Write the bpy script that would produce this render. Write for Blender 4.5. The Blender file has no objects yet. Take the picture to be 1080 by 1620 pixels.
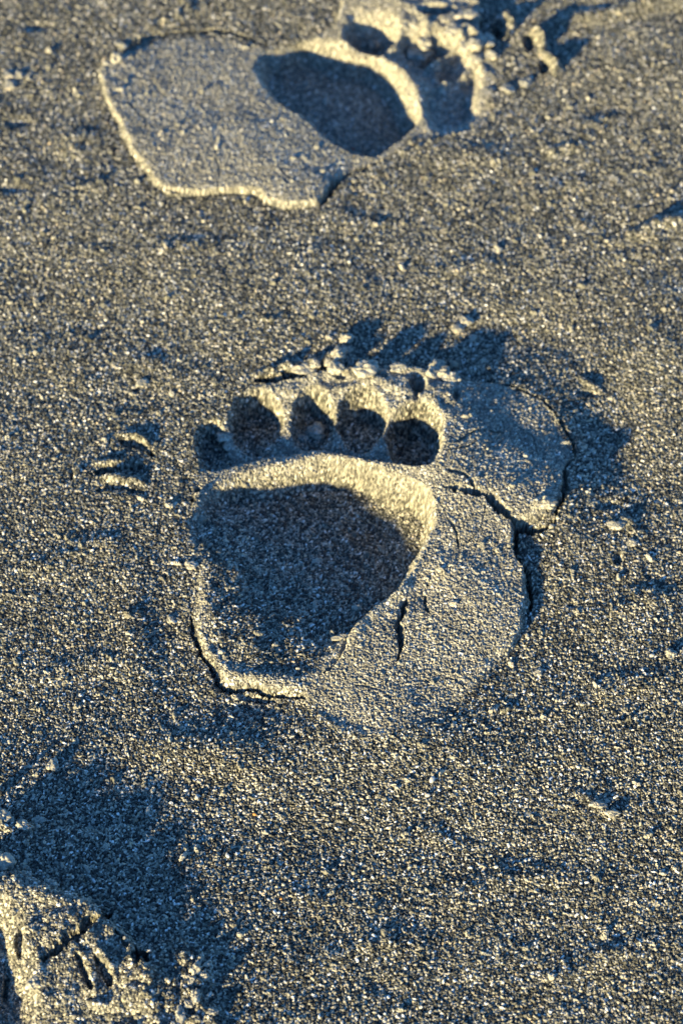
import bpy, math, random
import numpy as np
from mathutils import Vector

# ------------------------------------------------------------------ camera, sky, sun, exposure
scene = bpy.context.scene
COL = scene.collection
R = math.radians
CAM_H, PITCH, LENS, SENS = 1.28, R(52.0), 85.0, 36.0
SUN_EL, SUN_AZ = R(10.5), R(219.0)          # azimuth clockwise from +Y, direction the sun stands in

cd = bpy.data.cameras.new('camera')
cam = bpy.data.objects.new('camera', cd)
COL.objects.link(cam)
cam.location = (0, 0, CAM_H)
cam.rotation_euler = (math.pi / 2 - PITCH, 0, 0)
cd.sensor_fit = 'VERTICAL'
cd.sensor_height = SENS
cd.sensor_width = 24.0
cd.lens = LENS
cd.clip_start = 0.02
cd.clip_end = 500.0
cd.dof.use_dof = True
cd.dof.focus_distance = 1.50
cd.dof.aperture_fstop = 7.0
scene.camera = cam

w = bpy.data.worlds.new('World')
scene.world = w
w.use_nodes = True
nt = w.node_tree
nt.nodes.clear()
sky = nt.nodes.new('ShaderNodeTexSky')
sky.sky_type = 'NISHITA'
sky.sun_disc = False
sky.sun_elevation = SUN_EL
sky.sun_rotation = SUN_AZ
sky.air_density = 1.3
sky.dust_density = 0.1
sky.ozone_density = 5.0
bg = nt.nodes.new('ShaderNodeBackground')
bg.inputs['Strength'].default_value = 0.09
ow = nt.nodes.new('ShaderNodeOutputWorld')
tint = nt.nodes.new('ShaderNodeMix'); tint.data_type = 'RGBA'; tint.blend_type = 'MULTIPLY'
tint.inputs['Factor'].default_value = 1.0
tint.inputs['B'].default_value = (0.68, 0.90, 1.12, 1)      # deep clear evening blue
nt.links.new(sky.outputs[0], tint.inputs['A'])
nt.links.new(tint.outputs['Result'], bg.inputs[0])
nt.links.new(bg.outputs[0], ow.inputs[0])

ld = bpy.data.lights.new('sun', 'SUN')
ld.energy = 5.0
ld.angle = R(1.8)
ld.color = (1.0, 0.81, 0.40)
sun = bpy.data.objects.new('sun', ld)
COL.objects.link(sun)
sd = Vector((math.sin(SUN_AZ) * math.cos(SUN_EL), math.cos(SUN_AZ) * math.cos(SUN_EL), math.sin(SUN_EL)))
sun.rotation_euler = sd.to_track_quat('Z', 'Y').to_euler()
sun.location = sd * 5

vs = scene.view_settings
vs.view_transform = 'Standard'
vs.look = 'None'
vs.gamma = 1
vs.use_curve_mapping = False
vs.exposure = 1.55
scene.cycles.max_bounces = 4
scene.cycles.diffuse_bounces = 3

# ------------------------------------------------------------------ helpers
rng = np.random.default_rng(11)
random.seed(5)
MM = 0.001
Q = 1.3            # samples per render pixel step (smaller is denser)


def at(px, py, h=0.0):
    """photo pixel -> world x, y on the plane z = h millimetres"""
    sx = (px - 540.0) / 1620.0 * SENS / LENS
    sy = -(py - 810.0) / 1620.0 * SENS / LENS
    dy = math.cos(PITCH) + sy * math.sin(PITCH)
    dz = -math.sin(PITCH) + sy * math.cos(PITCH)
    t = (h * MM - CAM_H) / dz
    return (sx * t, dy * t)


def pts(lst, h=0.0):
    return [at(p[0], p[1], h) for p in lst]


def smooth_poly(P, closed=True, n=5):
    P = [np.array(p, float) for p in P]
    m = len(P)
    out = []
    rngk = range(m) if closed else range(m - 1)
    for i in rngk:
        if closed:
            a, b, c, d = P[i - 1], P[i], P[(i + 1) % m], P[(i + 2) % m]
        else:
            a, b, c, d = P[max(i - 1, 0)], P[i], P[i + 1], P[min(i + 2, m - 1)]
        for k in range(n):
            t = k / n
            out.append(0.5 * ((2 * b) + (c - a) * t + (2 * a - 5 * b + 4 * c - d) * t * t + (3 * b - a - 3 * c + d) * t ** 3))
    if not closed:
        out.append(P[-1])
    return out


def vnoise(X, Y, s, seed):
    """smooth value noise in -1..1, feature size s (metres)"""
    r = np.random.default_rng(seed)
    T = r.uniform(-1, 1, (256, 256)).astype(np.float32)
    x = X / s + 1000.37
    y = Y / s + 1000.71
    xi = np.floor(x); yi = np.floor(y)
    fx = (x - xi).astype(np.float32); fy = (y - yi).astype(np.float32)
    xi = xi.astype(np.int64) & 255; yi = yi.astype(np.int64) & 255
    fx = fx * fx * (3 - 2 * fx); fy = fy * fy * (3 - 2 * fy)
    x1 = (xi + 1) & 255; y1 = (yi + 1) & 255
    a = T[xi, yi]; b = T[x1, yi]; c = T[xi, y1]; d = T[x1, y1]
    return (a * (1 - fx) + b * fx) * (1 - fy) + (c * (1 - fx) + d * fx) * fy


# ------------------------------------------------------------------ the sheet of sand: one tensor grid
y_near = at(540, 1650)[1]
y_far = at(540, -45)[1]
half_near = -at(-30, 1650)[0]
half_far = -at(-30, -45)[0]
kx = (half_far - half_near) / (y_far - y_near)
NR, NC = int(1640 * Q), int(1080 * Q)
v = np.linspace(0, 1, NR)
ydense = y_near * (y_far / y_near) ** v          # spacing grows with distance
sdense = np.linspace(-1, 1, NC)


def grow(start, step, limit, fine, f=1.12):
    out = []; p = start; s = step
    while abs(p) < limit:
        s *= 1.018 if abs(s) < fine else f; p += s; out.append(p)
    return out


sout = grow(1.0, sdense[1] - sdense[0], 180.0, 0.012)
S = np.concatenate([-np.array(sout[::-1]), sdense, np.array(sout)])
yo = grow(ydense[-1], ydense[-1] - ydense[-2], 60.0, 0.004)
yi_ = grow(ydense[0], -(ydense[1] - ydense[0]), 30.0, 0.004)
YV = np.concatenate([np.array(yi_[::-1]), ydense, np.array(yo)])
hw = np.clip(half_near + kx * (YV - y_near), 0.12, 1.2)
X = (S[None, :] * hw[:, None])
Y = np.repeat(YV[:, None], len(S), 1)
ny, nx = X.shape
XF = X.ravel(); YF = Y.ravel()
N = XF.size
# ragged edges: everything below is laid out in slightly warped coordinates
WX = XF + 0.0022 * vnoise(XF, YF, 0.028, 5) + 0.0013 * vnoise(XF, YF, 0.011, 1) + 0.0003 * vnoise(XF, YF, 0.0035, 2)
WY = YF + 0.0022 * vnoise(XF, YF, 0.028, 6) + 0.0013 * vnoise(XF, YF, 0.011, 3) + 0.0003 * vnoise(XF, YF, 0.0035, 4)
Z = np.zeros(N)                # millimetres
ROUGH = np.ones(N)             # how coarse the grains lie
CRUST = np.zeros(N)            # dry crust is paler


def sub(P, marg):
    P = np.array(P)
    return np.nonzero((WX > P[:, 0].min() - marg) & (WX < P[:, 0].max() + marg) &
                      (WY > P[:, 1].min() - marg) & (WY < P[:, 1].max() + marg))[0]


def sdf(P, idx):
    """signed distance in mm, positive inside"""
    x = WX[idx]; y = WY[idx]
    d2 = np.full(len(idx), 1e9); ins = np.zeros(len(idx), bool)
    m = len(P)
    for i in range(m):
        ax, ay = P[i]; bx, by = P[(i + 1) % m]
        ex, ey = bx - ax, by - ay
        L = ex * ex + ey * ey + 1e-14
        t = np.clip(((x - ax) * ex + (y - ay) * ey) / L, 0, 1)
        d2 = np.minimum(d2, (x - ax - t * ex) ** 2 + (y - ay - t * ey) ** 2)
        if ay != by:
            c = (ay > y) != (by > y)
            ins ^= c & (x < (bx - ax) * (y - ay) / (by - ay) + ax)
    d = np.sqrt(d2) * 1000
    return np.where(ins, d, -d)


def linedist(P, idx):
    """distance to a polyline (mm), parameter along it 0..1, side"""
    x = WX[idx]; y = WY[idx]
    d2 = np.full(len(idx), 1e9); par = np.zeros(len(idx)); side = np.zeros(len(idx))
    m = len(P) - 1
    for i in range(m):
        ax, ay = P[i]; bx, by = P[i + 1]
        ex, ey = bx - ax, by - ay
        L = ex * ex + ey * ey + 1e-14
        t = np.clip(((x - ax) * ex + (y - ay) * ey) / L, 0, 1)
        q = (x - ax - t * ex) ** 2 + (y - ay - t * ey) ** 2
        b = q < d2
        d2 = np.where(b, q, d2)
        par = np.where(b, (i + t) / m, par)
        side = np.where(b, np.sign(ex * (y - ay) - ey * (x - ax)), side)
    return np.sqrt(d2) * 1000, par, side


def sst(t):
    t = np.clip(t, 0, 1)
    return t * t * (3 - 2 * t)


def tps(ctrl, idx, lam=1e-3):
    """smooth surface through (px, py, height mm)"""
    C = np.array([at(c[0], c[1], c[2]) for c in ctrl]); H = np.array([c[2] for c in ctrl], float)
    c0 = C.mean(0); C = (C - c0) * 10
    n = len(C)
    U = lambda r2: np.where(r2 > 1e-12, r2 * np.log(r2 + 1e-12), 0)
    K = U(((C[:, None] - C[None]) ** 2).sum(-1)) + lam * np.eye(n)
    Pm = np.c_[np.ones(n), C]
    A = np.zeros((n + 3, n + 3)); A[:n, :n] = K; A[:n, n:] = Pm; A[n:, :n] = Pm.T
    sol = np.linalg.solve(A, np.r_[H, 0, 0, 0])
    x = (WX[idx] - c0[0]) * 10; y = (WY[idx] - c0[1]) * 10
    out = sol[n] + sol[n + 1] * x + sol[n + 2] * y
    for i in range(n):
        out += sol[i] * U((x - C[i, 0]) ** 2 + (y - C[i, 1]) ** 2)
    return np.clip(out, H.min() - 4, H.max() + 4)


def shape(poly, ctrl, wall, h=0.0, smooth=True, bias=0.0, crust=None, rough=None, add=False):
    """replace the surface inside poly by the surface through ctrl, blended over `wall` mm"""
    P = pts(poly, h)
    if smooth: P = smooth_poly(P, n=4)
    idx = sub(P, 0.012)
    d = sdf(P, idx) + bias
    keep = d > 0
    idx = idx[keep]; d = d[keep]
    s = sst(d / (wall * (1 + 0.55 * vnoise(XF[idx], YF[idx], 0.02, 7))))
    if add: Z[idx] += tps(ctrl, idx) * s
    else: Z[idx] = Z[idx] * (1 - s) + tps(ctrl, idx) * s
    if crust is not None: CRUST[idx] = CRUST[idx] * (1 - s) + crust * s
    if rough is not None: ROUGH[idx] = ROUGH[idx] * (1 - s) + rough * s
    return idx, d


def scoop(cx, cy, rx, ry, depth, rot=0.0, wall=0.6, h=0.0, dx=0.0, dy=0.0):
    """bowl: elliptical hollow measured in photo pixels, depth in mm; dx/dy push the deepest point"""
    x0, y0 = at(cx, cy, h)
    sxm = abs(at(cx + 1, cy, h)[0] - x0); sym = abs(at(cx, cy + 1, h)[1] - y0)
    idx = sub([(x0 - rx * sxm * 1.4, y0 - ry * sym * 1.4), (x0 + rx * sxm * 1.4, y0 + ry * sym * 1.4)], 0.004)
    u = (WX[idx] - x0) / sxm; vv = -(WY[idx] - y0) / sym
    c, s = math.cos(rot), math.sin(rot)
    a = (u * c + vv * s) / rx; b = (-u * s + vv * c) / ry
    r = np.sqrt(a * a + b * b)
    prof = 1 - sst((r - (1 - wall)) / wall)
    Z[idx] -= depth * prof * (1 + dx * a + dy * b)


def bump(cx, cy, rx, ry, hgt, rot=0.0, h=0.0):
    x0, y0 = at(cx, cy, h)
    sxm = abs(at(cx + 1, cy, h)[0] - x0); sym = abs(at(cx, cy + 1, h)[1] - y0)
    k = 2.6
    mr = max(rx, ry)
    idx = sub([(x0 - mr * sxm * k, y0 - mr * sym * k), (x0 + mr * sxm * k, y0 + mr * sym * k)], 0)
    u = (WX[idx] - x0) / sxm; vv = -(WY[idx] - y0) / sym
    c, s = math.cos(rot), math.sin(rot)
    a = (u * c + vv * s) / rx; b = (-u * s + vv * c) / ry
    q = a * a + b * b
    Z[idx] += hgt * np.exp(-q) * (1 - sst((q - 4) / 2.7))


def crack(line, width, depth, h=0.0, taper=True, seed=0):
    P = smooth_poly(pts(line, h), closed=False, n=4)
    idx = sub(P, 0.01)
    d, t, s = linedist(P, idx)
    # jagged sides
    wv = width * (0.75 + 0.5 * vnoise(XF[idx], YF[idx], 0.004, 50 + seed) + 0.25 * vnoise(XF[idx], YF[idx], 0.0015, 80 + seed))
    if taper: wv = wv * (0.25 + 0.75 * np.sin(np.pi * np.clip(t, 0.02, 0.98)) ** 0.6)
    wv = np.maximum(wv, 0.15)
    Z[idx] -= depth * np.exp(-(d / wv * 1.3) ** 4)


def ridge(line, hgt, wl, wr, h=0.0, lump=0.0, seed=0):
    """line of heaped sand; wl/wr mm width left and right of its direction"""
    P = smooth_poly(pts(line, h), closed=False, n=4)
    idx = sub(P, max(wl, wr) * MM * 1.1)
    d, t, s = linedist(P, idx)
    ww = np.where(s > 0, wl, wr)
    k = hgt * (1 - sst(d / ww)) * np.sin(np.pi * np.clip(t, 0.03, 0.97)) ** 0.5
    if lump: k = k * (1 + lump * vnoise(XF[idx], YF[idx], 0.006, 90 + seed))
    Z[idx] += k


# ---- open ground: gentle swells
NEAR = (np.abs(XF) < 0.6) & (YF > 0.3) & (YF < 2.2)
STEP = np.maximum(np.gradient(X, axis=1), np.gradient(YV)[:, None]).ravel() * 1000      # mesh spacing in mm
calm = 1 - sst((STEP - 6) / 20)
Z += 2.0 * vnoise(XF, YF, 0.16, 10) + 0.9 * vnoise(XF, YF, 0.055, 11) + 0.45 * vnoise(XF, YF, 0.022, 12) + 0.25 * vnoise(XF, YF, 0.009, 13)
Z *= calm
Z += (1 - sst((STEP - 150) / 200)) * 9.0 * vnoise(XF, YF, 1.3, 14) * np.clip((np.hypot(XF, YF - 1.1) - 0.8), 0, 1)

base_poly = [(-90, -60), (1170, -60), (1170, 1700), (-90, 1700)]
bump(330, 1190, 110, 34, 5.0, rot=0.15)
bump(220, 1020, 34, 110, 3.0, rot=-0.2)
bump(400, 1122, 70, 20, -3.0)
bump(250, 1010, 50, 90, -2.0)
bump(965, 690, 70, 90, -6.0)
bump(820, 540, 120, 40, -4.0)
bump(1000, 560, 120, 40, 2.0)
bump(560, 440, 300, 60, 1.5)
bump(620, 1165, 170, 75, 4.0)
bump(560, 1330, 120, 40, -1.5)
bump(130, 560, 110, 40, 1.8)
bump(235, 575, 30, 14, 2.0)
bump(120, 225, 30, 16, 3.0)
bump(290, 600, 60, 24, 1.5)
# heaped swell out of the frame on the left whose shade falls over the lower left
bump(-60, 1470, 330, 210, 12)
bump(20, 1330, 60, 36, 3)

# ================================================================== MAIN PRINT
main_poly = [(478, 1100), (448, 1097), (420, 1092), (398, 1084), (372, 1085), (348, 1078), (336, 1058), (320, 1036), (311, 1012), (302, 960), (305, 920),
             (308, 885), (298, 850), (300, 800), (298, 768), (312, 742), (318, 700), (352, 655), (380, 622), (410, 602),
             (470, 590), (540, 578), (640, 576), (720, 594), (800, 608), (850, 632), (886, 668), (908, 704),
             (912, 730), (898, 765), (888, 800), (872, 820), (850, 826), (822, 836), (822, 865), (838, 900), (840, 950),
             (826, 1000), (800, 1038), (750, 1092), (680, 1142), (600, 1164), (540, 1160), (502, 1134)]
main_ctrl = [(320, 1000, 3), (312, 940, 3), (345, 1080, 3), (400, 1080, 4), (470, 1094, 3), (310, 890, 1), (300, 830, -1), (300, 770, 0),
             (325, 700, 0), (360, 655, 0), (400, 625, 1), (415, 602, 2), (470, 590, 4), (560, 578, 3.5), (640, 578, 3), (720, 598, 3),
             (800, 612, -1), (850, 638, -1), (905, 715, -1), (880, 805, 4), (695, 640, 9), (698, 690, 13), (698, 740, 15), (700, 775, 15), (750, 640, 6), (760, 700, 11), (760, 750, 12),
             (820, 700, 3), (840, 760, 6), (785, 775, 11), (860, 680, 0),
             (720, 800, 13), (780, 812, 10), (815, 850, 7), (828, 920, 6), (815, 1000, 5), (700, 900, 11), (760, 950, 8.5), (640, 960, 8),
             (640, 1040, 5.5), (740, 1060, 3), (660, 1135, 0), (560, 1145, 0), (500, 1115, 1), (560, 1060, 5), (600, 1160, 0), (740, 1095, 1), (600, 1100, 3),
             (655, 880, 11), (672, 830, 12), (690, 790, 14),
             (340, 748, -1), (420, 735, 0), (500, 724, 2), (580, 736, 4), (650, 755, 9), (400, 690, -6), (500, 680, -5), (600, 690, 1),
             (500, 630, 0), (590, 625, 3), (650, 640, 6)]
# the pushed-up side falls away in a long soft skirt
HS = 5.2
SP = pts(main_poly, 4)
si = sub(SP, 0.12)
sdd = sdf(SP, si)
c0x, c0y = at(600, 830)
pr = ((XF[si] - c0x) * 0.63 + (YF[si] - c0y) * 0.77) * 1000
wgt = sst((pr - 5) / 75) * sst((XF[si] - at(470, 600)[0]) / 0.05)
wgt = wgt * (0.45 + 0.95 * sst((XF[si] - at(690, 640)[0]) / 0.09))
out = np.maximum(-sdd, 0) * (1 + 0.25 * vnoise(XF[si], YF[si], 0.03, 44))
Z[si] += HS * wgt * np.exp(-out / 34) * (1 - sst((out - 60) / 60))
shape(main_poly, main_ctrl, 6.0, add=True, h=4, smooth=False, crust=0.4, rough=0.95)
# edge of the lower left rim is a clean break with a deep gap under it
crack([(303, 972), (309, 1012), (318, 1038), (333, 1062), (345, 1084), (372, 1092), (398, 1090), (420, 1099), (448, 1104), (480, 1106)], 3.0, 8, seed=1)
crack([(340, 1088), (380, 1104), (430, 1110)], 5.0, 3, seed=101)
ridge([(312, 985), (322, 1025), (350, 1066), (398, 1074), (450, 1086)], 1.8, 9, 5, lump=0.6, seed=102)

pad_poly = [(300, 832), (318, 786), (372, 748), (445, 730), (520, 722), (590, 738), (644, 764), (684, 800), (690, 845), (676, 888),
            (648, 930), (604, 976), (560, 1012), (520, 1052), (482, 1086), (440, 1076), (390, 1068), (345, 1050), (322, 1010),
            (312, 960), (312, 915), (303, 870)]
pad_ctrl = [(330, 1010, 3), (350, 1050, 3), (440, 1075, 3), (320, 940, 3), (370, 1000, 3), (365, 940, 0.5), (425, 1025, 2), (400, 960, -1), (395, 890, -7),
            (335, 890, 0), (325, 855, -4), (345, 825, -9), (450, 950, -5), (440, 990, -1), (460, 890, -14), (520, 850, -23), (580, 820, -26), (500, 780, -25), (420, 790, -20), (375, 795, -19), (340, 815, -12),
            (620, 850, -26), (655, 860, -22), (620, 900, -22), (560, 940, -14), (500, 1000, -3), (480, 1035, 1), (460, 1060, 2.5), (540, 1000, -5), (590, 960, -12), (620, 790, -20)]
pad_idx, pad_d = shape(pad_poly, pad_ctrl, 11.0, rough=1.0, crust=0.0)
Z[pad_idx] += sst(pad_d / 10) * (0.9 * vnoise(XF[pad_idx], YF[pad_idx], 0.013, 75) + 0.5 * vnoise(XF[pad_idx], YF[pad_idx], 0.006, 76))

# trough the toes lie in, then the toes
shape([(320, 738), (322, 690), (360, 660), (420, 648), (500, 640), (580, 645), (640, 660), (690, 670), (700, 720), (680, 752),
       (620, 742), (560, 728), (490, 716), (420, 724), (360, 742)],
      [(335, 715, -7), (400, 705, -10), (490, 700, -9), (570, 705, -7), (650, 730, -3), (400, 660, -6), (500, 650, -5), (580, 660, -3), (660, 690, 0)], 9.0)
TOES = [(337, 702, 30, 41, 16), (406, 662, 45, 48, 22), (496, 659, 40, 46, 23), (573, 662, 44, 48, 22), (656, 691, 47, 50, 22)]
for cx, cy, rx, ry, dp in TOES:
    q_ = [(cx + rx * math.cos(t * math.pi / 7), cy + ry * math.sin(t * math.pi / 7)) for t in range(14)]
    ti, td = shape(q_, [(cx, cy, -dp - 2), (cx - rx, cy + 6, -dp + 2), (cx + rx, cy - 4, -dp + 2), (cx, cy + ry, -dp + 5), (cx, cy - ry, -dp + 1)], 8.0, rough=1.0, crust=0.0)
    CRUST[ti] *= 1 - sst(td / 3)          # toe shade deepened in the colour: pale crust taken off the walls

# lip, claw slits and loose heap in front of the toes
crack([(408, 600), (440, 596), (480, 590), (520, 580), (560, 574)], 5.0, 13, h=3, seed=2)
ridge([(405, 592), (440, 583), (480, 574), (520, 566), (550, 560)], 5.0, 5, 7, h=4, lump=0.8, seed=3)
ridge([(540, 560), (580, 566), (620, 572), (660, 572)], 1.5, 6, 6, h=8, lump=0.9, seed=4)
fr = pts([(390, 640), (410, 606), (470, 594), (560, 582), (640, 580), (720, 600), (720, 660), (690, 650), (600, 630), (500, 618)], 5)
fi = sub(fr, 0.004); fd = sst((sdf(fr, fi) + 3) / 8)
Z[fi] += fd * (1.6 * vnoise(XF[fi], YF[fi], 0.011, 72) + 1.3 * vnoise(XF[fi], YF[fi], 0.0055, 73))
scoop(660, 602, 15, 18, 15, h=8)
scoop(722, 622, 8, 12, 6, h=10)
crack([(664, 610), (655, 632), (648, 655), (640, 672)], 4.5, 4, h=8, seed=5)
scoop(540, 590, 14, 7, 5, h=6)
scoop(610, 590, 9, 7, 4, h=8)
ridge([(684, 570), (700, 560), (716, 572), (720, 590)], 2.5, 6, 5, h=10, lump=0.9, seed=6)
# cracked slabs on the right
crack([(702, 776), (750, 781), (785, 793), (815, 818), (850, 825), (878, 812)], 4.4, 16, h=12, seed=7)
crack([(820, 822), (816, 860), (827, 885), (838, 905), (841, 950)], 3.2, 13, h=10, seed=8)
crack([(876, 814), (886, 790), (894, 740), (914, 718)], 2.6, 10, h=7, seed=9)
crack([(914, 716), (903, 690), (884, 662), (850, 630), (806, 608), (760, 600)], 2.2, 5, h=6, seed=10)
crack([(705, 737), (735, 750), (754, 770)], 2.4, 6, h=18, seed=11)
crack([(716, 692), (748, 676), (805, 672)], 1.6, 3.5, h=17, seed=12)
crack([(692, 706), (725, 700), (750, 690)], 1.4, 2.5, h=18, seed=22)
crack([(642, 942), (636, 985), (630, 1042)], 3.6, 12, h=8, seed=13)
crack([(674, 930), (672, 955), (680, 970)], 1.6, 4, h=9, seed=14)
crack([(705, 818), (722, 838), (730, 862)], 1.6, 4, h=15, seed=15)
crack([(684, 808), (680, 822), (672, 834)], 2.2, 4, h=18, seed=16)
ridge([(660, 885), (625, 935), (585, 975), (555, 1010)], 5.5, 9, 4, h=4, lump=0.5, seed=17)
bump(668, 935, 36, 20, -4.5, rot=-0.7, h=6)
bump(720, 870, 30, 18, -1.5, h=8)
crack([(560, 1000), (535, 1040), (510, 1070)], 2.6, 3, seed=18)
ridge([(480, 1100), (510, 1140), (560, 1160), (620, 1164)], 0.9, 5, 7, seed=19)
ridge([(842, 810), (862, 800), (880, 800)], 4.0, 5, 4, h=6, lump=0.6)
# small scrapes at the right of the slabs
scoop(972, 882, 10, 12, 4); scoop(1024, 912, 9, 7, 3); scoop(900, 960, 10, 6, 2)
ridge([(955, 835), (985, 828), (1005, 850)], 1.6, 6, 6, lump=0.9, seed=20)
scoop(960, 800, 26, 12, 1.5)
ridge([(915, 600), (932, 606), (945, 612)], 2.5, 4, 5)
scoop(925, 622, 22, 8, 2)
scoop(312, 775, 7, 9, 5); scoop(303, 792, 5, 7, 4)
ridge([(306, 800), (312, 785), (330, 776)], 2.5, 4, 4, lump=0.9, seed=21)

# ================================================================== CLAW SCRATCHES LEFT OF THE PRINT
SCR = [[(190, 700), (215, 706), (242, 722)], [(140, 752), (160, 746), (188, 744)], [(150, 776), (180, 774), (222, 778)], [(178, 742), (205, 736), (232, 742)]]
for k, L in enumerate(SCR):
    crack(L, 5.0, [6, 6, 3, 4][k], seed=30 + k)
ridge([(192, 692), (218, 696), (244, 712)], 3.0, 5, 3, lump=0.7, seed=35)
ridge([(150, 736), (170, 735), (192, 732)], 2.5, 5, 3, lump=0.7, seed=36)
ridge([(150, 762), (180, 760), (225, 768)], 3.0, 5, 4, lump=0.7, seed=37)
scoop(205, 742, 32, 14, 4)
scoop(112, 755, 5, 7, 4); bump(120, 750, 5, 7, 2)

# ================================================================== FAR PRINT
far_poly = [(150, 104), (165, 150), (185, 202), (215, 250), (252, 298), (262, 306), (300, 308), (350, 305), (400, 306), (412, 309), (418, 321),
            (450, 324), (500, 321), (512, 312), (530, 286), (560, 264), (620, 242), (650, 215), (690, 210), (740, 202), (764, 180),
            (785, 140), (785, 95), (765, 50), (760, 0), (700, -40), (600, -40), (540, -5), (525, 35), (480, 58), (425, 70), (360, 53), (300, 50), (230, 62),
            (190, 76)]
far_ctrl = [(160, 105, 3), (190, 200, 5), (255, 298, 5.5), (340, 302, 5.5), (420, 312, 5.5), (500, 312, 5), (300, 190, 4.5), (350, 70, 0), (230, 75, 1),
            (420, 80, 0), (500, 60, 1), (450, 230, 6), (400, 150, 3), (540, 250, 2), (560, 262, 0), (620, 235, 0), (660, 205, 0), (740, 200, -1),
            (780, 140, 0), (775, 90, 1), (765, 30, 5), (700, 0, 8), (640, 10, 9), (570, 0, 6), (540, 30, 4), (640, 40, 6), (720, 60, 7), (600, 100, 3),
            (650, 150, 4), (480, 290, 6)]
shape(far_poly, far_ctrl, 4.0, add=True, h=5, smooth=False, crust=0.4, rough=0.8)
crack([(300, 50), (350, 50), (385, 58), (425, 74)], 3.0, 7, seed=40)
crack([(186, 82), (215, 66), (250, 58), (300, 50)], 3.4, 4, seed=41)
crack([(250, 304), (300, 313), (350, 310), (405, 313)], 1.8, 4, seed=45)
crack([(505, 318), (520, 298), (540, 280)], 4.0, 10, h=5, seed=42)
crack([(540, 280), (580, 262), (625, 240)], 2.0, 5, h=2, seed=43)
far_pad = [(402, 118), (410, 92), (440, 72), (490, 60), (545, 66), (594, 80), (634, 108), (660, 148), (667, 185), (640, 222),
           (600, 248), (560, 246), (520, 228), (470, 190), (425, 158)]
shape(far_pad, [(430, 120, -17), (470, 100, -20), (520, 120, -26), (580, 150, -28), (620, 190, -28), (600, 230, -22), (540, 205, -22), (480, 165, -20),
                (560, 100, -24)], 14.0, rough=0.9, crust=0.2)
shape([(560, 80), (540, 55), (560, 28), (610, 25), (650, 45), (700, 50), (740, 75), (765, 110), (765, 160), (745, 200), (700, 212), (670, 200), (655, 150), (620, 108)],
      [(580, 60, -16), (640, 75, -16), (690, 90, -17), (735, 120, -14), (735, 170, -11), (690, 190, -8), (680, 150, -8), (640, 110, -5)], 18.0)
ff = pts([(530, 20), (600, -20), (780, -10), (790, 160), (740, 205), (680, 190), (650, 110), (560, 75)], 3)
fi = sub(ff, 0.004); fd = sst((sdf(ff, fi) + 3) / 10)
Z[fi] += fd * (1.5 * vnoise(XF[fi], YF[fi], 0.017, 172) + 1.5 * vnoise(XF[fi], YF[fi], 0.007, 173))
FTOES = [(590, 52, 50, 30, 11), (672, 74, 38, 26, 8), (720, 108, 40, 22, 6), (728, 160, 38, 30, 5)]
for cx, cy, rx, ry, dp in FTOES:
    scoop(cx, cy, rx, ry, dp, wall=0.5)
ridge([(640, 62), (632, 84), (610, 100)], 10, 6, 6, h=-10, lump=0.3)
ridge([(672, 60), (668, 84), (650, 100)], 9, 5, 5, h=-10, lump=0.4)
ridge([(735, 84), (712, 96), (672, 118)], 11, 6, 5, h=-12, lump=0.3)
ridge([(750, 110), (730, 132), (692, 146)], 10, 6, 6, h=-12, lump=0.3)
scoop(690, 14, 34, 12, 14, h=8); scoop(790, 32, 14, 20, 14, h=8)
ridge([(800, 2), (806, 30), (798, 48)], 8, 6, 6, h=6, lump=0.6)
ridge([(700, 42), (740, 44), (772, 62)], 5, 7, 7, h=8, lump=0.9, seed=44)
# two claw holes right of it
scoop(838, 62, 12, 16, 10, h=2); scoop(862, 98, 11, 13, 10, h=2)
ridge([(846, 38), (858, 56), (862, 76)], 10, 5, 5, h=5, lump=0.4)
ridge([(868, 78), (880, 96), (884, 108)], 8, 5, 5, h=5, lump=0.4)
# low ripples by the upper edge
ridge([(215, 62), (260, 36), (300, 12), (330, -10)], 5, 9, 12, lump=0.4)
ridge([(870, 40), (960, 20), (1050, 6), (1120, 0)], 4, 14, 14)
ridge([(866, 250), (890, 240), (915, 232)], 4, 9, 7, lump=0.4)
ridge([(990, 385), (1040, 362), (1090, 345)], 5.0, 10, 9, lump=0.3)
bump(760, 250, 60, 16, 2.0); bump(560, 350, 60, 20, 1.6)
for (cx, cy) in ((30, 190), (60, 40), (20, 300), (130, 230)):
    scoop(cx, cy, 34, 12, 2.0, wall=0.9)

# ================================================================== NEAR PRINT CUT BY THE FRAME
near_poly = [(-80, 1380), (-20, 1372), (30, 1378), (70, 1388), (110, 1402), (150, 1416), (180, 1440), (212, 1472), (238, 1510), (262, 1560), (240, 1660), (-80, 1680)]
near_ctrl = [(0, 1385, 6), (60, 1400, 8), (120, 1415, 8), (178, 1445, 8), (215, 1490, 8), (235, 1540, 6), (60, 1470, 6), (110, 1460, 8), (90, 1540, 4),
             (150, 1540, 4), (120, 1610, -1), (200, 1600, -2), (0, 1420, 7), (-60, 1420, 8)]
shape(near_poly, near_ctrl, 7.0, add=True, h=12, smooth=False, crust=0.12, rough=1.0)
near_hollow = [(-80, 1432), (-20, 1432), (18, 1440), (42, 1462), (54, 1500), (66, 1530), (72, 1580), (70, 1680), (-80, 1680)]
shape(near_hollow, [(-60, 1460, 5), (10, 1470, -2), (30, 1500, -4), (40, 1560, -4), (50, 1620, -2), (-40, 1550, -6)], 16.0)
nf = pts(near_poly, 12)
ni = sub(nf, 0.004); nd = sst((sdf(nf, ni)) / 10)
Z[ni] += nd * (1.3 * vnoise(XF[ni], YF[ni], 0.012, 77) + 1.2 * vnoise(XF[ni], YF[ni], 0.006, 78) + 0.7 * vnoise(XF[ni], YF[ni], 0.003, 79))
scoop(32, 1500, 9, 24, 8, h=0); scoop(8, 1550, 8, 30, 7)
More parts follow.
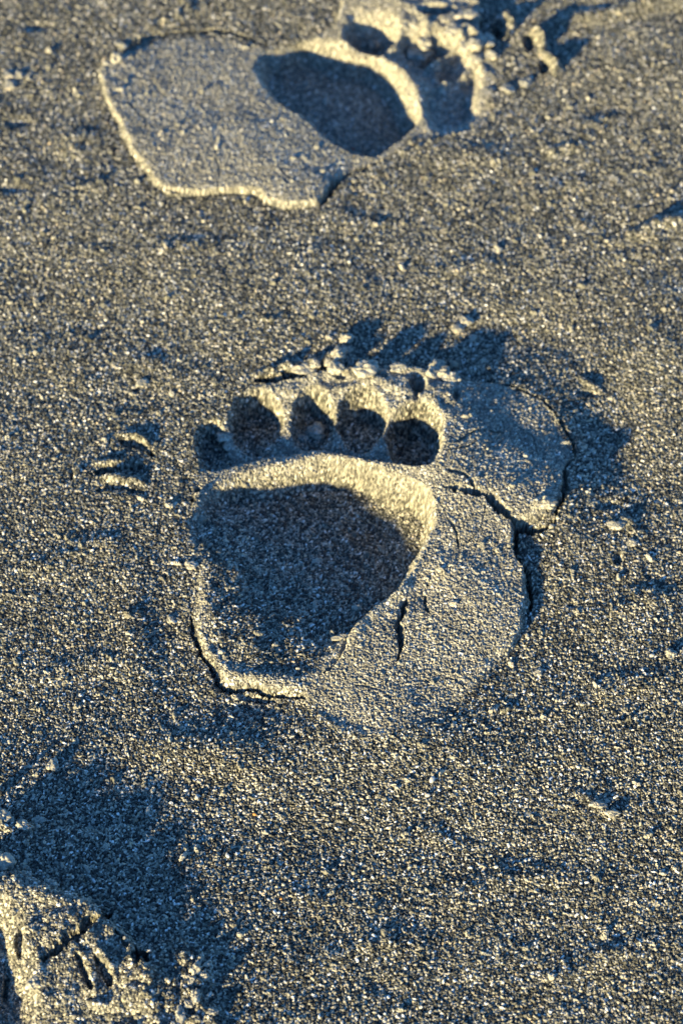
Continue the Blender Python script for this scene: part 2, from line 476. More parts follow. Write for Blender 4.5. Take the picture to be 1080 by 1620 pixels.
crack([(68, 1512), (100, 1494), (128, 1478), (148, 1456), (178, 1436)], 5.0, 12, h=14, seed=60)
crack([(122, 1508), (134, 1536), (140, 1560)], 4.0, 7, h=14, seed=61)
crack([(150, 1512), (162, 1536), (172, 1552)], 4.2, 8, h=14, seed=62)
crack([(188, 1470), (194, 1486), (204, 1504)], 2.6, 5, h=9, seed=63)
ridge([(156, 1506), (168, 1530), (182, 1550)], 3, 2, 4, h=9, lump=0.8, seed=64)
ridge([(126, 1504), (140, 1530), (146, 1560), (150, 1580)], 2, 2, 4, h=9, lump=0.8, seed=65)
ridge([(128, 1590), (160, 1592), (195, 1582)], 4, 4, 5, h=7, lump=0.6, seed=66)
crack([(215, 1496), (222, 1516), (216, 1540)], 5.5, 12, h=9, seed=67)
# crumbled ground right of it
cr = pts([(215, 1500), (280, 1490), (330, 1530), (350, 1650), (160, 1680), (190, 1560)])
ci = sub(cr, 0.004)
cdist = sst((sdf(cr, ci) + 4) / 10)
Z[ci] += cdist * (3.2 * np.abs(vnoise(XF[ci], YF[ci], 0.008, 70)) + 2.2 * np.abs(vnoise(XF[ci], YF[ci], 0.0045, 71)) + 1.2)
scoop(150, 1300, 60, 26, 4, wall=0.9)
for k in range(9):
    bump(rng.uniform(0, 60), rng.uniform(1240, 1390), 6, 5, rng.uniform(1.5, 4))
# hair cracks over the dried slabs
for k, L in enumerate([[(722, 640), (748, 655), (790, 652)], [(800, 672), (835, 690), (850, 724)], [(770, 806), (764, 838), (742, 862)],
                       [(818, 866), (790, 874), (764, 900)], [(700, 990), (738, 1002), (770, 1034)], [(560, 1080), (600, 1092), (632, 1124)],
                       [(690, 1060), (720, 1072), (742, 1090)], [(380, 1040), (410, 1030), (452, 1046)]]):
    crack(L, 1.1, 1.5, h=6, seed=110 + k)
for k, L in enumerate([[(240, 120), (270, 150), (330, 160)], [(190, 150), (222, 176), (236, 210)], [(340, 240), (352, 275), (346, 304)],
                       [(412, 156), (450, 160), (500, 196), (540, 240)], [(440, 270), (470, 288), (500, 290)]]):
    crack(L, 1.3, 1.6, h=4, seed=130 + k)
# long low drifts running with the wind
for k, (L, hh_) in enumerate([([(880, 235), (930, 205), (965, 180)], 2.2), ([(960, 420), (1020, 395), (1075, 350)], 2.0), ([(820, 330), (880, 300), (930, 290)], 1.5),
                              ([(60, 330), (120, 300), (170, 290)], 1.6), ([(200, 420), (280, 395), (350, 390)], 1.4), ([(640, 460), (720, 430), (790, 420)], 1.6),
                              ([(930, 1000), (985, 960), (1060, 940)], 2.2), ([(890, 1130), (960, 1090), (1040, 1080)], 1.8), ([(60, 900), (130, 870), (190, 860)], 1.8),
                              ([(40, 1080), (120, 1050), (200, 1060)], 1.8), ([(700, 1430), (800, 1390), (900, 1390)], 1.8), ([(470, 1540), (560, 1500), (660, 1490)], 1.8),
                              ([(860, 1560), (950, 1510), (1060, 1490)], 2.0), ([(600, 1340), (660, 1320), (730, 1330)], 1.5)]):
    ridge(L, hh_, 14, 12, lump=0.5, seed=150 + k)
# scuffs at the lower right
for (cx, cy) in ((930, 1262), (965, 1284), (912, 1278)):
    ridge([(cx - 22, cy - 8), (cx, cy), (cx + 20, cy + 10)], 0.9, 3.5, 7, lump=0.9, seed=int(cx))
for k in range(70):        # scattered dimples and low heaps on the trodden sand
    cx, cy = rng.uniform(0, 1080), rng.uniform(0, 1620)
    if 290 < cx < 920 and 570 < cy < 1170: continue
    if cy < 330 and 140 < cx < 800: continue
    bump(cx, cy, rng.uniform(10, 34), rng.uniform(7, 18), rng.uniform(-1.3, 1.3), rot=rng.uniform(-0.6, 0.3))


# ---- the grains: packed ellipsoids, tallest wins
def grains(X, Y, cell, seed):
    T = 1024
    r = np.random.default_rng(seed)
    jx = r.uniform(-.42, .42, (T, T)).astype(np.float32); jy = r.uniform(-.42, .42, (T, T)).astype(np.float32)
    rad = (r.uniform(.5, .95, (T, T)) ** 1.0).astype(np.float32)
    zo = r.normal(0, .24, (T, T)).astype(np.float32)
    ang = r.uniform(0, np.pi, (T, T)).astype(np.float32); el = r.uniform(1.0, 1.6, (T, T)).astype(np.float32)
    val = r.uniform(0, 1, (T, T)).astype(np.float32)
    tx = r.normal(0, .28, (T, T)).astype(np.float32); ty = r.normal(0, .28, (T, T)).astype(np.float32)
    gx = X / cell + 500; gy = Y / cell + 5
    ix = np.floor(gx).astype(np.int64); iy = np.floor(gy).astype(np.int64)
    best = np.full(X.shape, -0.9, np.float32); gid = np.zeros(X.shape, np.float32)
    for a in (-1, 0, 1):
        for b in (-1, 0, 1):
            cx = ix + a; cy = iy + b
            mx = cx % T; my = cy % T
            dx = (gx - cx - .5).astype(np.float32) - jx[mx, my]; dy = (gy - cy - .5).astype(np.float32) - jy[mx, my]
            ca = np.cos(ang[mx, my]); sa = np.sin(ang[mx, my]); e = el[mx, my]
            u = (dx * ca + dy * sa) / e; q = (-dx * sa + dy * ca) * e
            rr = rad[mx, my]
            k = rr * rr - u * u - q * q
            # slightly tilted flat-topped grains
            h = zo[mx, my] + np.where(k > 0, np.sqrt(np.maximum(k, 0)), -2) + dx * tx[mx, my] + dy * ty[mx, my]
            m = h > best
            best = np.where(m, h, best); gid = np.where(m, val[mx, my], gid)
    return best, gid


near_i = np.nonzero(STEP < 2.2)[0]
FAR = sst((STEP - 0.75) / 1.0)                # where the mesh gets too coarse for grains the material carries them
XG = XF[near_i] + 0.6 * MM * Z[near_i]; YG = YF[near_i] + 0.8 * MM * Z[near_i]
G, GID = grains(XG, YG, 0.00132, 21)
g2, gid2 = grains(XG + 3.3, YG, 0.00095, 22)
slope0 = np.hypot(np.gradient(Z.reshape(ny, nx) * MM, YV, axis=0), np.gradient(Z.reshape(ny, nx) * MM, axis=1) / np.gradient(X, axis=1)).ravel()[near_i]


def grains3(x, y, z, cell, seed):
    """the same packing in three dimensions, for steep walls"""
    T = 64
    r = np.random.default_rng(seed)
    J = r.uniform(-.42, .42, (T, T, T, 3)).astype(np.float32); RR = r.uniform(.55, 1.0, (T, T, T)).astype(np.float32)
    VV = r.uniform(0, 1, (T, T, T)).astype(np.float32); ZO = r.normal(0, .22, (T, T, T)).astype(np.float32)
    g = [x / cell + 900, y / cell + 900, z / cell + 900]
    ii = [np.floor(q).astype(np.int64) for q in g]
    best = np.full(x.shape, -0.9, np.float32); gid = np.zeros(x.shape, np.float32)
    for a in (-1, 0, 1):
        for b in (-1, 0, 1):
            for c in (-1, 0, 1):
                k = [(ii[0] + a), (ii[1] + b), (ii[2] + c)]
                m = tuple(q % T for q in k)
                jj = J[m]
                d2 = sum(((g[n_] - k[n_] - .5) - jj[..., n_]) ** 2 for n_ in range(3))
                q = RR[m] ** 2 - d2
                h = ZO[m] + np.where(q > 0, np.sqrt(np.maximum(q, 0)), -2)
                mm_ = h > best
                best = np.where(mm_, h, best); gid = np.where(mm_, VV[m], gid)
    return best, gid


st = np.nonzero(slope0 > 0.28)[0]
wst = sst((slope0[st] - 0.28) / 0.25)
for cell_, A in ((0.00145, 'G'), (0.00095, 'g2')):
    bb, vv_ = grains3(XF[near_i][st], YF[near_i][st], Z[near_i][st] * MM, cell_, 31)
    if A == 'G':
        G[st] = G[st] * (1 - wst) + bb * wst; GID[st] = np.where(wst > .5, vv_, GID[st])
    else:
        g2[st] = g2[st] * (1 - wst) + bb * wst; gid2[st] = np.where(wst > .5, vv_, gid2[st])
GR = 0.62 * G + 0.30 * g2
# here and there a coarser grain lies on top
g4, gid4 = grains(XG + 7.7, YG + 1.3, 0.0030, 23)
co = (gid4 < 0.03) & (g4 > 0.55)
GR = GR + np.where(co, (g4 - 0.55) * 1.6, 0)
amp = 1.5
big = np.zeros(N)
big[near_i] = (GR - GR.mean()) * amp
big *= (0.45 + 0.55 * ROUGH) * (1 - FAR)
Zg = Z.reshape(ny, nx) * MM
sy_ = np.gradient(Zg, YV, axis=0)
sx_ = np.gradient(Zg, axis=1) / np.gradient(X, axis=1)
sy_ = np.clip(sy_, -2.5, 2.5).ravel(); sx_ = np.clip(sx_, -2.5, 2.5).ravel()
nl = 1 / np.sqrt(1 + sx_ ** 2 + sy_ ** 2)
# grains stand out along the surface normal, so steep walls are grainy too
XO = XF - sx_ * nl * big * MM
YO = YF - sy_ * nl * big * MM
Z += big * nl
Z[near_i] += rng.normal(0, 0.05, len(near_i)) * (1 - FAR[near_i])
TONE = rng.uniform(0, 1, N).astype(np.float32)
TONE[near_i] = np.where(co, gid4 * 15 + 0.45, np.where(G + 0.1 > g2 * 0.9, GID, gid2))
ZM = Z * MM
ZG = ZM.reshape(ny, nx)


def ground_z(x, y):
    """height of the finished surface at world x, y"""
    j = np.clip(np.searchsorted(YV, y), 1, ny - 1)
    i = np.clip(np.searchsorted(S * hw[j], x), 1, nx - 1)
    return float(ZG[max(j - 3, 0):j + 3, max(i - 3, 0):i + 3].mean())


# ------------------------------------------------------------------ materials
def sand_material(name, tint=1.0):
    m = bpy.data.materials.new(name)
    m.use_nodes = True
    n = m.node_tree.nodes; l = m.node_tree.links
    b = n['Principled BSDF']
    at_ = n.new('ShaderNodeAttribute'); at_.attribute_name = 'tone'
    ac = n.new('ShaderNodeAttribute'); ac.attribute_name = 'crust'
    r = n.new('ShaderNodeValToRGB')
    r.color_ramp.interpolation = 'LINEAR'
    e = r.color_ramp.elements
    e[0].position = 0.0; e[0].color = (0.03 * tint, 0.03 * tint, 0.03 * tint, 1)
    e[1].position = 1.0; e[1].color = (0.9, 0.89, 0.86, 1)
    for p, c in ((0.30, (0.046, 0.046, 0.042)), (0.45, (0.120, 0.118, 0.098)), (0.70, (0.29, 0.275, 0.225)), (0.88, (0.50, 0.47, 0.40)), (0.92, (0.60, 0.47, 0.30)), (0.95, (0.75, 0.74, 0.72))):
        q = e.new(p); q.color = (c[0] * tint, c[1] * tint, c[2] * tint, 1)
    af = n.new('ShaderNodeAttribute'); af.attribute_name = 'far'
    tc = n.new('ShaderNodeTexCoord')
    vo = n.new('ShaderNodeTexVoronoi'); vo.inputs['Scale'].default_value = 640.0
    l.new(tc.outputs['Object'], vo.inputs['Vector'])
    sp = n.new('ShaderNodeSeparateColor'); l.new(vo.outputs['Color'], sp.inputs[0])
    mt = n.new('ShaderNodeMix'); mt.data_type = 'FLOAT'
    l.new(af.outputs['Fac'], mt.inputs['Factor']); l.new(at_.outputs['Fac'], mt.inputs['A']); l.new(sp.outputs[0], mt.inputs['B'])
    l.new(mt.outputs['Result'], r.inputs[0])
    mx = n.new('ShaderNodeMix'); mx.data_type = 'RGBA'
    mx.inputs['B'].default_value = (0.58, 0.55, 0.48, 1)
    mu = n.new('ShaderNodeMath'); mu.operation = 'MULTIPLY'; mu.inputs[1].default_value = 0.7
    l.new(ac.outputs['Fac'], mu.inputs[0]); l.new(mu.outputs[0], mx.inputs['Factor'])
    l.new(r.outputs[0], mx.inputs['A'])
    nz = n.new('ShaderNodeTexNoise'); nz.inputs['Scale'].default_value = 26.0; nz.inputs['Detail'].default_value = 5.0
    l.new(tc.outputs['Object'], nz.inputs['Vector'])
    mr = n.new('ShaderNodeMapRange'); mr.inputs['From Min'].default_value = 0.3; mr.inputs['From Max'].default_value = 0.7
    mr.inputs['To Min'].default_value = 0.82; mr.inputs['To Max'].default_value = 1.15
    l.new(nz.outputs['Fac'], mr.inputs['Value'])
    m2 = n.new('ShaderNodeMix'); m2.data_type = 'RGBA'; m2.blend_type = 'MULTIPLY'; m2.inputs['Factor'].default_value = 1.0
    cb = n.new('ShaderNodeCombineColor')
    for k in range(3): l.new(mr.outputs[0], cb.inputs[k])
    l.new(mx.outputs['Result'], m2.inputs['A']); l.new(cb.outputs[0], m2.inputs['B'])
    l.new(m2.outputs['Result'], b.inputs['Base Color'])
    b.inputs['Roughness'].default_value = 0.55
    b.inputs['Specular IOR Level'].default_value = 0.35
    n2 = n.new('ShaderNodeTexNoise'); n2.inputs['Scale'].default_value = 1100.0; n2.inputs['Detail'].default_value = 2.0
    l.new(tc.outputs['Object'], n2.inputs['Vector'])
    bp = n.new('ShaderNodeBump'); bp.inputs['Strength'].default_value = 0.5; bp.inputs['Distance'].default_value = 0.0004
    l.new(n2.outputs['Fac'], bp.inputs['Height'])
    b2 = n.new('ShaderNodeBump'); b2.invert = True; b2.inputs['Distance'].default_value = 0.004
    l.new(vo.outputs['Distance'], b2.inputs['Height']); l.new(af.outputs['Fac'], b2.inputs['Strength'])
    l.new(bp.outputs[0], b2.inputs['Normal']); l.new(b2.outputs[0], b.inputs['Normal'])
    return m


SAND = sand_material('dark_beach_sand')
CLOD = sand_material('clumped_sand')


def stone_material(name, c):
    m = bpy.data.materials.new(name); m.use_nodes = True
    n = m.node_tree.nodes; l = m.node_tree.links; b = n['Principled BSDF']
    tc = n.new('ShaderNodeTexCoord')
    nz = n.new('ShaderNodeTexNoise'); nz.inputs['Scale'].default_value = 700; nz.inputs['Detail'].default_value = 4
    l.new(tc.outputs['Object'], nz.inputs['Vector'])
    r = n.new('ShaderNodeValToRGB')
    r.color_ramp.elements[0].position = 0.35; r.color_ramp.elements[1].position = 0.65
    r.color_ramp.elements[0].color = (c[0] * .6, c[1] * .6, c[2] * .6, 1); r.color_ramp.elements[1].color = (*c, 1)
    l.new(nz.outputs['Fac'], r.inputs[0]); l.new(r.outputs[0], b.inputs['Base Color'])
    b.inputs['Roughness'].default_value = 0.5
    return m


# ------------------------------------------------------------------ cut the sheet into named pieces
cx_ = 0.25 * (X[:-1, :-1] + X[1:, :-1] + X[:-1, 1:] + X[1:, 1:]).ravel()
LAB = np.zeros((ny - 1) * (nx - 1), np.int16)
vert_lab = np.zeros(N, np.int16)


def region(k, poly, h=0.0, only=None, smooth=True, bias=0.0):
    P = pts(poly, h)
    if smooth: P = smooth_poly(P, n=4)
    idx = sub(P, 0.002)
    d = sdf(P, idx) + bias
    idx = idx[d > 0]
    if only is not None: idx = idx[np.isin(vert_lab[idx], only)]
    vert_lab[idx] = k


def ell(cx, cy, rx, ry, n=18):
    return [(cx + rx * math.cos(t * 2 * math.pi / n), cy + ry * math.sin(t * 2 * math.pi / n)) for t in range(n)]


def strip(line, wpx):
    P = [np.array(p, float) for p in line]
    up, dn = [], []
    for i, p in enumerate(P):
        d = P[min(i + 1, len(P) - 1)] - P[max(i - 1, 0)]
        nrm = np.array([-d[1], d[0]]) / (np.hypot(*d) + 1e-9) * wpx
        up.append(tuple(p + nrm)); dn.append(tuple(p - nrm))
    return up + dn[::-1]


region(1, main_poly, 4, smooth=False)                                        # rim of the main print
region(2, pad_poly)
region(3, [(690, 640), (730, 612), (800, 606), (850, 630), (886, 666), (908, 702), (912, 730), (898, 765), (888, 800), (872, 820), (850, 826), (815, 818),
           (785, 793), (750, 781), (702, 776), (694, 720)], 9, only=[1], smooth=False)
region(4, [(702, 776), (750, 781), (785, 793), (815, 818), (822, 836), (822, 865), (838, 900), (840, 950), (826, 1000), (800, 1038), (750, 1092),
           (680, 1142), (600, 1164), (540, 1160), (502, 1134), (478, 1100), (520, 1052), (560, 1012), (600, 972), (640, 925), (664, 880), (680, 835), (690, 800)],
       6, only=[1], smooth=False)
for i, t in enumerate(TOES):
    region(10 + i, ell(t[0], t[1], t[2], t[3]), smooth=False, only=[1])
region(20, far_poly, 5, smooth=False)
region(21, [(150, 104), (165, 150), (185, 202), (215, 250), (252, 298), (262, 306), (300, 308), (350, 305), (400, 306), (412, 309), (418, 321),
            (450, 324), (500, 321), (512, 312), (530, 286), (560, 264), (600, 250), (560, 246), (520, 228), (470, 190), (425, 158), (402, 118), (410, 92), (425, 72), (360, 53), (300, 50), (230, 62),
            (190, 76)], 4, only=[20], smooth=False)
region(22, far_pad, 0, only=[20, 21])
for i, t in enumerate(FTOES):
    region(30 + i, ell(t[0], t[1], t[2], t[3]), smooth=False, only=[20])
region(40, near_poly, 6, smooth=False)
region(41, near_hollow, 3, only=[40])
region(42, [(68, 1512), (100, 1494), (128, 1478), (148, 1456), (178, 1436), (212, 1472), (238, 1510), (262, 1560), (240, 1660), (150, 1660), (120, 1600), (90, 1550)],
       7, only=[40], smooth=False)
region(43, [(190, 1560), (215, 1500), (280, 1490), (330, 1530), (350, 1650), (160, 1680)], 2, only=[0, 42], smooth=False)
for k, L in enumerate(SCR):
    region(50 + k, strip(L, 8 if k < 3 else 10), only=[0], smooth=False)
region(54, ell(838, 60, 17, 22), 2, only=[0], smooth=False)
region(55, ell(866, 94, 16, 18), 2, only=[0], smooth=False)

VL = vert_lab.reshape(ny, nx)
LAB = VL[:-1, :-1].ravel()
vid = np.arange(N).reshape(ny, nx)
quads = np.stack([vid[:-1, :-1].ravel(), vid[:-1, 1:].ravel(), vid[1:, 1:].ravel(), vid[1:, :-1].ravel()], 1)


def add_mesh(name, V, F, mat, parent=None, loc=(0, 0, 0), tone=None, crust=None, smooth=False, far=None):
    me = bpy.data.meshes.new(name)
    me.vertices.add(len(V)); me.vertices.foreach_set('co', np.ascontiguousarray(V, np.float32).ravel())
    k = F.shape[1]
    me.loops.add(F.size); me.loops.foreach_set('vertex_index', np.ascontiguousarray(F, np.int32).ravel())
    me.polygons.add(len(F)); me.polygons.foreach_set('loop_start', np.arange(0, F.size, k, dtype=np.int32))
    me.update(calc_edges=True)
    me.polygons.foreach_set('use_smooth', np.full(len(F), smooth))
    if tone is not None:
        a = me.attributes.new('tone', 'FLOAT', 'POINT'); a.data.foreach_set('value', np.ascontiguousarray(tone, np.float32))
    if crust is not None:
        a = me.attributes.new('crust', 'FLOAT', 'POINT'); a.data.foreach_set('value', np.ascontiguousarray(crust, np.float32))
    if far is not None:
        a = me.attributes.new('far', 'FLOAT', 'POINT'); a.data.foreach_set('value', np.ascontiguousarray(far, np.float32))
    me.materials.append(mat)
    o = bpy.data.objects.new(name, me); COL.objects.link(o)
    o.location = loc
    if parent: o.parent = parent
    return o


VALL = np.stack([XO, YO, ZM], 1)


def patch(name, k, parent=None, mat=SAND):
    F = quads[LAB == k]
    if not len(F): return None
    used, inv = np.unique(F.ravel(), return_inverse=True)
    F = inv.reshape(-1, 4)
    V = VALL[used]
    org = np.zeros(3)
    if parent is None and k != 0:
        org = V.mean(0)
    elif parent is not None:
        org = np.array(parent.location)
    o = add_mesh(name, V - org, F, mat, parent, loc=tuple(org) if parent is None else (0, 0, 0), tone=TONE[used], crust=CRUST[used], far=FAR[used])
    return o


def tag(o, label=None, cat=None, group=None, kind=None):
    if label: o['label'] = label
    if cat: o['category'] = cat
    if group: o['group'] = group
    if kind: o['kind'] = kind
    return o


def empty(name, px, py, label, cat, group=None):
    o = bpy.data.objects.new(name, None); COL.objects.link(o)
    x, y = at(px, py); o.location = (x, y, 0)
    o.empty_display_size = 0.02
    return tag(o, label, cat, group)


tag(patch('ground', 0), kind='structure')

GP = 'animal paw prints pressed in the sand'
p1 = empty('paw_print', 480, 860, 'large middle paw print, five round toe hollows above a wide shaded pad', 'paw print', GP)
patch('rim', 1, p1)
patch('pad_hollow', 2, p1)
for i, lb in enumerate(['smallest toe hollow at the outer left', None, 'toe hollow with two clods lying in it', None, 'deep round toe hollow beside the cracked slab']):
    t = patch('toe_hollow', 10 + i, p1)
    if lb: t['label'] = lb
tag(patch('sand_slab', 3), 'shaded blue-grey slab of cracked sand right of the toe hollows, tilted away from the sun', 'sand slab')
tag(patch('sand_slab', 4), 'pale sunlit slab of cracked sand right of and below the big shaded pad', 'sand slab')

p2 = empty('paw_print', 600, 130, 'blurred far paw print lying sideways near the upper edge, toes pointing right', 'paw print', GP)
patch('rim', 20, p2); patch('pad_hollow', 22, p2)
for i in range(4): patch('toe_hollow', 30 + i, p2)
tag(patch('sand_slab', 21), 'broad pale slab of lifted sand with a sharp lit edge, left of the far paw print', 'sand slab')

p3 = empty('paw_print', 60, 1500, 'broken paw print cut off by the lower left corner, with a cracked rim', 'paw print', GP)
patch('rim', 40, p3); patch('pad_hollow', 41, p3)
tag(patch('sand_slab', 42), 'small cracked slab of sand with short slits, in the lower left corner', 'sand slab')
tag(patch('crumbled_sand', 43), 'bluish shaded loose crumbled sand at the lower left edge', 'crumbled sand', kind='stuff')
SL = ['upper arched claw groove with a lit lip, left of the smallest toe hollow', 'leftmost short dark claw groove, left of the big paw print',
      'lowest flat claw groove of the scratches left of the big paw print', 'shallow shaded groove between the other scratches left of the big print']
for k in range(4):
    tag(patch('claw_groove', 50 + k), SL[k], 'claw groove', 'claw grooves left of the main print')
tag(patch('claw_hole', 54), 'upper deep claw hole with a bright lip, right of the far print', 'claw hole', 'claw holes by the far print')
tag(patch('claw_hole', 55), 'lower deep claw hole with a bright lip, right of the far print', 'claw hole', 'claw holes by the far print')


# ------------------------------------------------------------------ clods and pebbles
def ico(sub_):
    import bmesh
    bm = bmesh.new(); bmesh.ops.create_icosphere(bm, subdivisions=sub_, radius=1.0)
    V = np.array([v_.co[:] for v_ in bm.verts]); F = np.array([[v_.index for v_ in f.verts] for f in bm.faces]); bm.free()
    return V, F


ICO5, ICO3 = ico(5), ico(3)


def n3(V, s, seed):
    return (vnoise(V[:, 0] + 0.31 * V[:, 2], V[:, 1] - 0.57 * V[:, 2], s, seed) + vnoise(V[:, 1] + 3.1 + 0.2 * V[:, 0], V[:, 2], s, seed + 1) + vnoise(V[:, 2] + 7.7, V[:, 0] - .4 * V[:, 1], s, seed + 2)) / 3


def clod(px, py, wpx, hpx, label, seed, group='sand clods on the beach', h=0.0, z=None, rise=0.72, rot=0.0, cat='sand clod', name='sand_clod'):
    V, F = ICO5[0].copy(), ICO5[1]
    x, y = at(px, py, h)
    m = abs(at(px + 1, py, h)[0] - x)
    if h <= 3: rise *= 0.7
    rx, ry, rz = wpx * m / 2, hpx * m / 2 * 1.1, min(wpx, hpx) * m / 2 * rise
    r = 1 + 0.75 * n3(V, 0.75, seed) + 0.45 * n3(V, 0.33, seed + 5)
    V = V * r[:, None]
    V = V * np.array([rx, ry, rz])
    c, s = math.cos(rot), math.sin(rot)
    V = np.stack([V[:, 0] * c - V[:, 1] * s, V[:, 0] * s + V[:, 1] * c, V[:, 2]], 1)
    # grains stuck all over it
    L = np.linalg.norm(V, axis=1, keepdims=True) + 1e-9
    r_ = np.random.default_rng(seed)
    cell = 0.0015
    gc = r_.uniform(-1, 1, (int(min(900, 60 + 9 * (rx * ry) / cell ** 2)), 3)); gc /= np.linalg.norm(gc, axis=1, keepdims=True)
    gv = r_.uniform(0, 1, len(gc))
    d = V / L @ gc.T
    bi = d.argmax(1); bd = np.arccos(np.clip(d.max(1), -1, 1))
    sp = math.sqrt(4 * math.pi / len(gc)) * 0.75
    V = V * (1 + (0.0006 / L) * np.sqrt(np.clip(1 - (bd / sp) ** 2, 0, 1))[:, None])
    tone = gv[bi] * 0.6 + 0.35
    zz = ground_z(x, y) if z is None else z
    o = add_mesh(name, V, F, CLOD, loc=(x, y, zz + rz * 0.5), tone=tone, crust=np.full(len(V), 0.35))
    return tag(o, label, cat, group)


def pebble(px, py, wpx, label, mat, seed, h=0.0, cat='pebble', group='small pebbles on the beach', el=0.7):
    V, F = ICO3[0].copy(), ICO3[1]
    x, y = at(px, py, h); m = abs(at(px + 1, py, h)[0] - x)
    V = V * (1 + 0.35 * n3(V, 1.1, seed) + 0.12 * n3(V, .4, seed + 3))[:, None]
    V = V * np.array([wpx * m / 2, wpx * m / 2 * el, wpx * m / 2 * 0.75])
    a = seed * 1.7; c, s = math.cos(a), math.sin(a)
    V = np.stack([V[:, 0] * c - V[:, 1] * s, V[:, 0] * s + V[:, 1] * c, V[:, 2]], 1)
    o = add_mesh('pebble', V, F, mat, loc=(x, y, ground_z(x, y) + wpx * m * 0.25), smooth=True)
    return tag(o, label, cat, group)


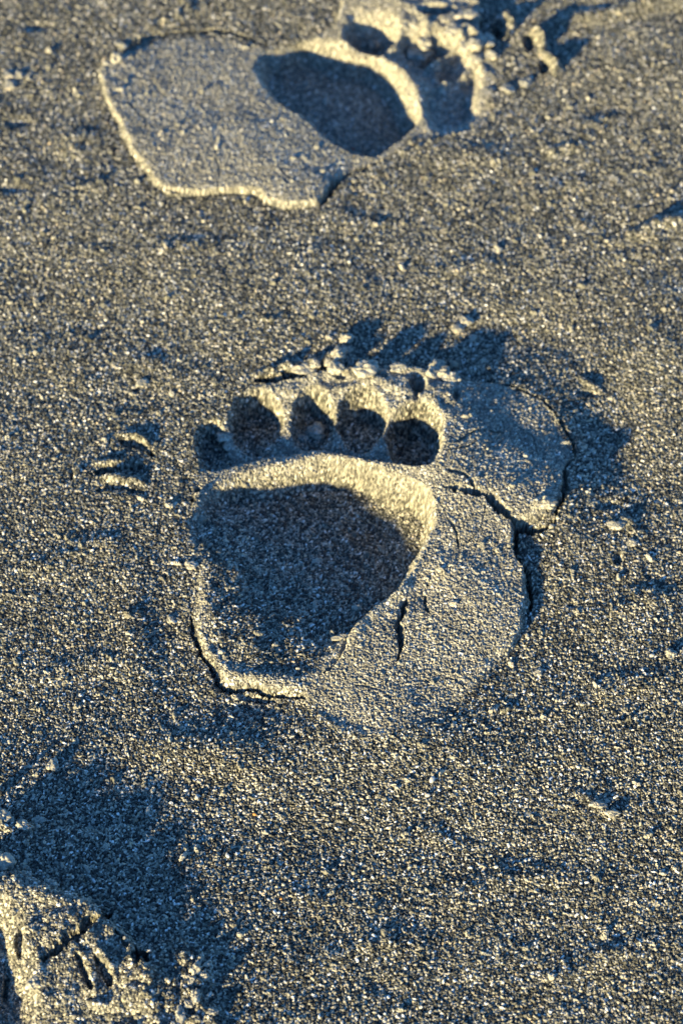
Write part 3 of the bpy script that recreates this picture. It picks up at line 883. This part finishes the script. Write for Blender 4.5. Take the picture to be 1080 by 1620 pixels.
CL = [
    (500, 678, 30, 26, 'largest grey clod lying in the middle toe hollow of the big print', -20),
    (478, 692, 15, 11, 'small grey clod beside a bigger one inside the middle toe hollow', -20),
    (547, 530, 18, 16, 'lone pale clod standing above the row of crumbs over the big print', 6),
    (538, 556, 22, 18, 'pale clod at the upper end of the lip over the toe hollows', 8),
    (556, 562, 16, 16, 'pale crumb right beside the clod at the upper end of the lip', 8),
    (532, 578, 26, 20, 'pale lump resting over the dark slit above the third toe hollow', 8),
    (576, 580, 24, 28, 'upright pale lump between the slit and the dark claw hole above the toes', 10),
    (552, 544, 8, 8, 'tiny crumb between the lone clod and the lip above the toes', 8),
    (520, 566, 14, 12, 'rounded crumb on the lip left of the pale clods above the toes', 7),
    (480, 576, 30, 12, 'long lump on the middle of the lip above the second toe hollow', 6),
    (450, 584, 24, 11, 'low lump near the left end of the lip above the toe hollows', 6),
    (500, 571, 15, 12, 'knobby crumb on the lip above the middle toe hollow', 6),
    (692, 566, 22, 18, 'topmost lump of the knobbly cluster above the last toe hollow', 12),
    (700, 580, 26, 18, 'middle lump of the knobbly cluster above the last toe hollow', 12),
    (713, 590, 20, 15, 'lowest lump of the knobbly cluster above the last toe hollow', 12),
    (682, 582, 16, 14, 'left lump of the knobbly cluster above the last toe hollow', 12),
    (630, 574, 18, 10, 'flat crumb on the heaped edge left of the dark claw hole', 12),
    (737, 502, 18, 14, 'uppermost crumb of the three scattered upper right of the lip', 2),
    (724, 516, 14, 14, 'left crumb of the three scattered upper right of the lip', 2),
    (748, 528, 11, 10, 'right crumb of the three scattered upper right of the lip', 2),
    (360, 690, 14, 12, 'lit crumb on the wall between the first and second toe hollows', 0),
    (355, 676, 18, 14, 'lit clod on the edge between the first two toe hollows', 0),
    (862, 803, 26, 16, 'sunlit crumb patch at the corner of the shaded slab beside the wide crack', 7),
    (975, 830, 24, 12, 'low lit lump on the sand right of the cracked slabs', 2),
    (1000, 856, 16, 10, 'smaller lit lump below another, right of the cracked slabs', 2),
    (302, 890, 14, 12, 'grey crumb at the left edge of the big shaded pad', 2),
    (193, 67, 15, 11, 'pale clod at the upper left corner of the far slab', 3),
    (184, 88, 17, 13, 'second clod just below another on the corner of the far slab', 5),
    (30, 117, 15, 12, 'upper clod of three at the upper left edge of the picture', 0),
    (17, 131, 18, 14, 'biggest clod of three at the upper left edge of the picture', 0),
    (14, 118, 12, 10, 'leftmost small clod of three at the upper left edge', 0),
    (802, 139, 17, 13, 'lit clod on open sand right of the far toe hollows', 1),
    (832, 128, 15, 12, 'lit clod below the two claw holes of the far print', 1),
    (662, 78, 30, 22, 'shaded lump between the toe hollows of the far print', -8),
    (592, 66, 14, 14, 'small round lump inside the darkest toe hollow of the far print', -18),
    (746, 62, 24, 26, 'pale upright lump in front of the far toes near the upper edge', 10),
    (770, 52, 20, 20, 'grey lump beside the dark slit at the upper edge', 10),
    (718, 42, 26, 20, 'pale lump below the dark hole at the upper edge', 10),
    (742, 12, 34, 18, 'bright lump above the far print at the very edge of the picture', 12),
    (672, 50, 22, 18, 'pale lump left of the others in front of the far toes', 8),
    (776, 76, 14, 16, 'small crumb right of the far toes below the dark slit', 6),
    (756, 84, 16, 14, 'small crumb at the outer wall of the far toes', 6),
    (83, 1211, 16, 18, 'pale lone crumb on shaded sand left of the big slab, above the corner print', 1),
    (8, 1294, 24, 18, 'lit clod at the left edge above the corner print', 8),
    (6, 1362, 26, 26, 'large lit clod at the left edge on the rim of the corner print', 12),
    (38, 1314, 12, 16, 'thin lit crumb beside the left edge of the picture', 4),
    (62, 1302, 18, 10, 'flat lit crumb right of the clods at the left edge', 3),
    (82, 1398, 18, 13, 'lit clod on the upper rim of the corner print', 11),
    (144, 1460, 12, 10, 'round crumb bridging the crack in the corner print', 10),
    (56, 1558, 20, 15, 'pale clod on the lit rim between the corner hollow and the slits', 8),
    (44, 1386, 11, 9, 'small crumb on the rim left of the lit clod in the corner', 11),
    (310, 1530, 14, 16, 'upper lit crumb on the crumbled shaded sand', 6),
    (322, 1540, 13, 10, 'right lit crumb on the crumbled shaded sand', 6),
    (302, 1548, 14, 10, 'left lit crumb on the crumbled shaded sand', 6),
    (310, 1575, 12, 26, 'long upright lit crumb low on the crumbled shaded sand', 5),
    (286, 1602, 12, 20, 'lit crumb near the lower edge on the crumbled sand', 5),
    (336, 1600, 12, 16, 'rightmost lit crumb near the lower edge by the crumbled sand', 3),
    (298, 1588, 10, 8, 'tiny crumb among the lit crumbs near the lower edge', 5),
    (225, 604, 14, 9, 'low pale crumb on open sand left of the toe hollows', 1),
    (545, 1005, 30, 9, 'low lit lump where the shaded pad narrows to its lower end', 2),
    (1060, 1034, 12, 12, 'pale crumb at the right edge level with the pad end', 1),
    (852, 1062, 14, 9, 'pale crumb on sand below the right edge of the lit slab', 1),
    (944, 1272, 26, 10, 'low grey crust flake in the scuffed patch at lower right', 2),
    (968, 1286, 20, 9, 'lower grey crust flake in the scuffed patch at lower right', 2),
    (270, 975, 12, 9, 'small pale crumb left of the big print rim', 1),
]
for i, (px, py, wp, hp, lb, hh) in enumerate(CL):
    clod(px, py + hp * 0.15, wp * 1.1, hp * 1.1, lb, 100 + 7 * i, h=hh, rot=(i * 2.39) % 3.14 if abs(wp - hp) < 6 else 0.0)

WHITE = stone_material('white_shell', (0.8, 0.78, 0.74))
ORANGE = stone_material('orange_stone', (0.62, 0.30, 0.08))
RED = stone_material('red_stone', (0.35, 0.05, 0.03))
GREY = stone_material('pale_grey_stone', (0.55, 0.54, 0.52))
for i, (px, py, wp, lb, m, hh) in enumerate([
    (683, 1233, 13, 'white pebble casting a small shadow on sand below the lit slab', WHITE, 2),
    (676, 1256, 9, 'thin pale flake just below the white pebble under the lit slab', GREY, 2),
    (360, 1356, 8, 'tiny bright white pebble on shaded sand right of the corner print', WHITE, 0),
    (312, 1262, 9, 'pale grey pebble on dim sand above the corner print shade', GREY, 0),
    (445, 1422, 6, 'tiny orange grain on sand right of the corner shade, the lower of two', ORANGE, 0),
    (403, 1288, 6, 'tiny orange grain on sand below the pad tip, the upper of two', ORANGE, 0),
    (558, 234, 6, 'tiny dark red grain in the far pad hollow', RED, -18),
    (430, 190, 6, 'tiny white grain glinting on the far slab', WHITE, 6),
    (784, 1372, 8, 'pale grain on lit sand in the lower right', WHITE, 0),
    (552, 418, 6, 'pale grain on open sand between the two prints', WHITE, 0),
    (40, 770, 6, 'pale bluish grain at the left edge beside the scratches', GREY, 0),
    (1030, 1040, 9, 'pale pebble on sand near the right edge', GREY, 0),
]):
    pebble(px, py, wp, lb, m, 300 + 5 * i, h=hh)
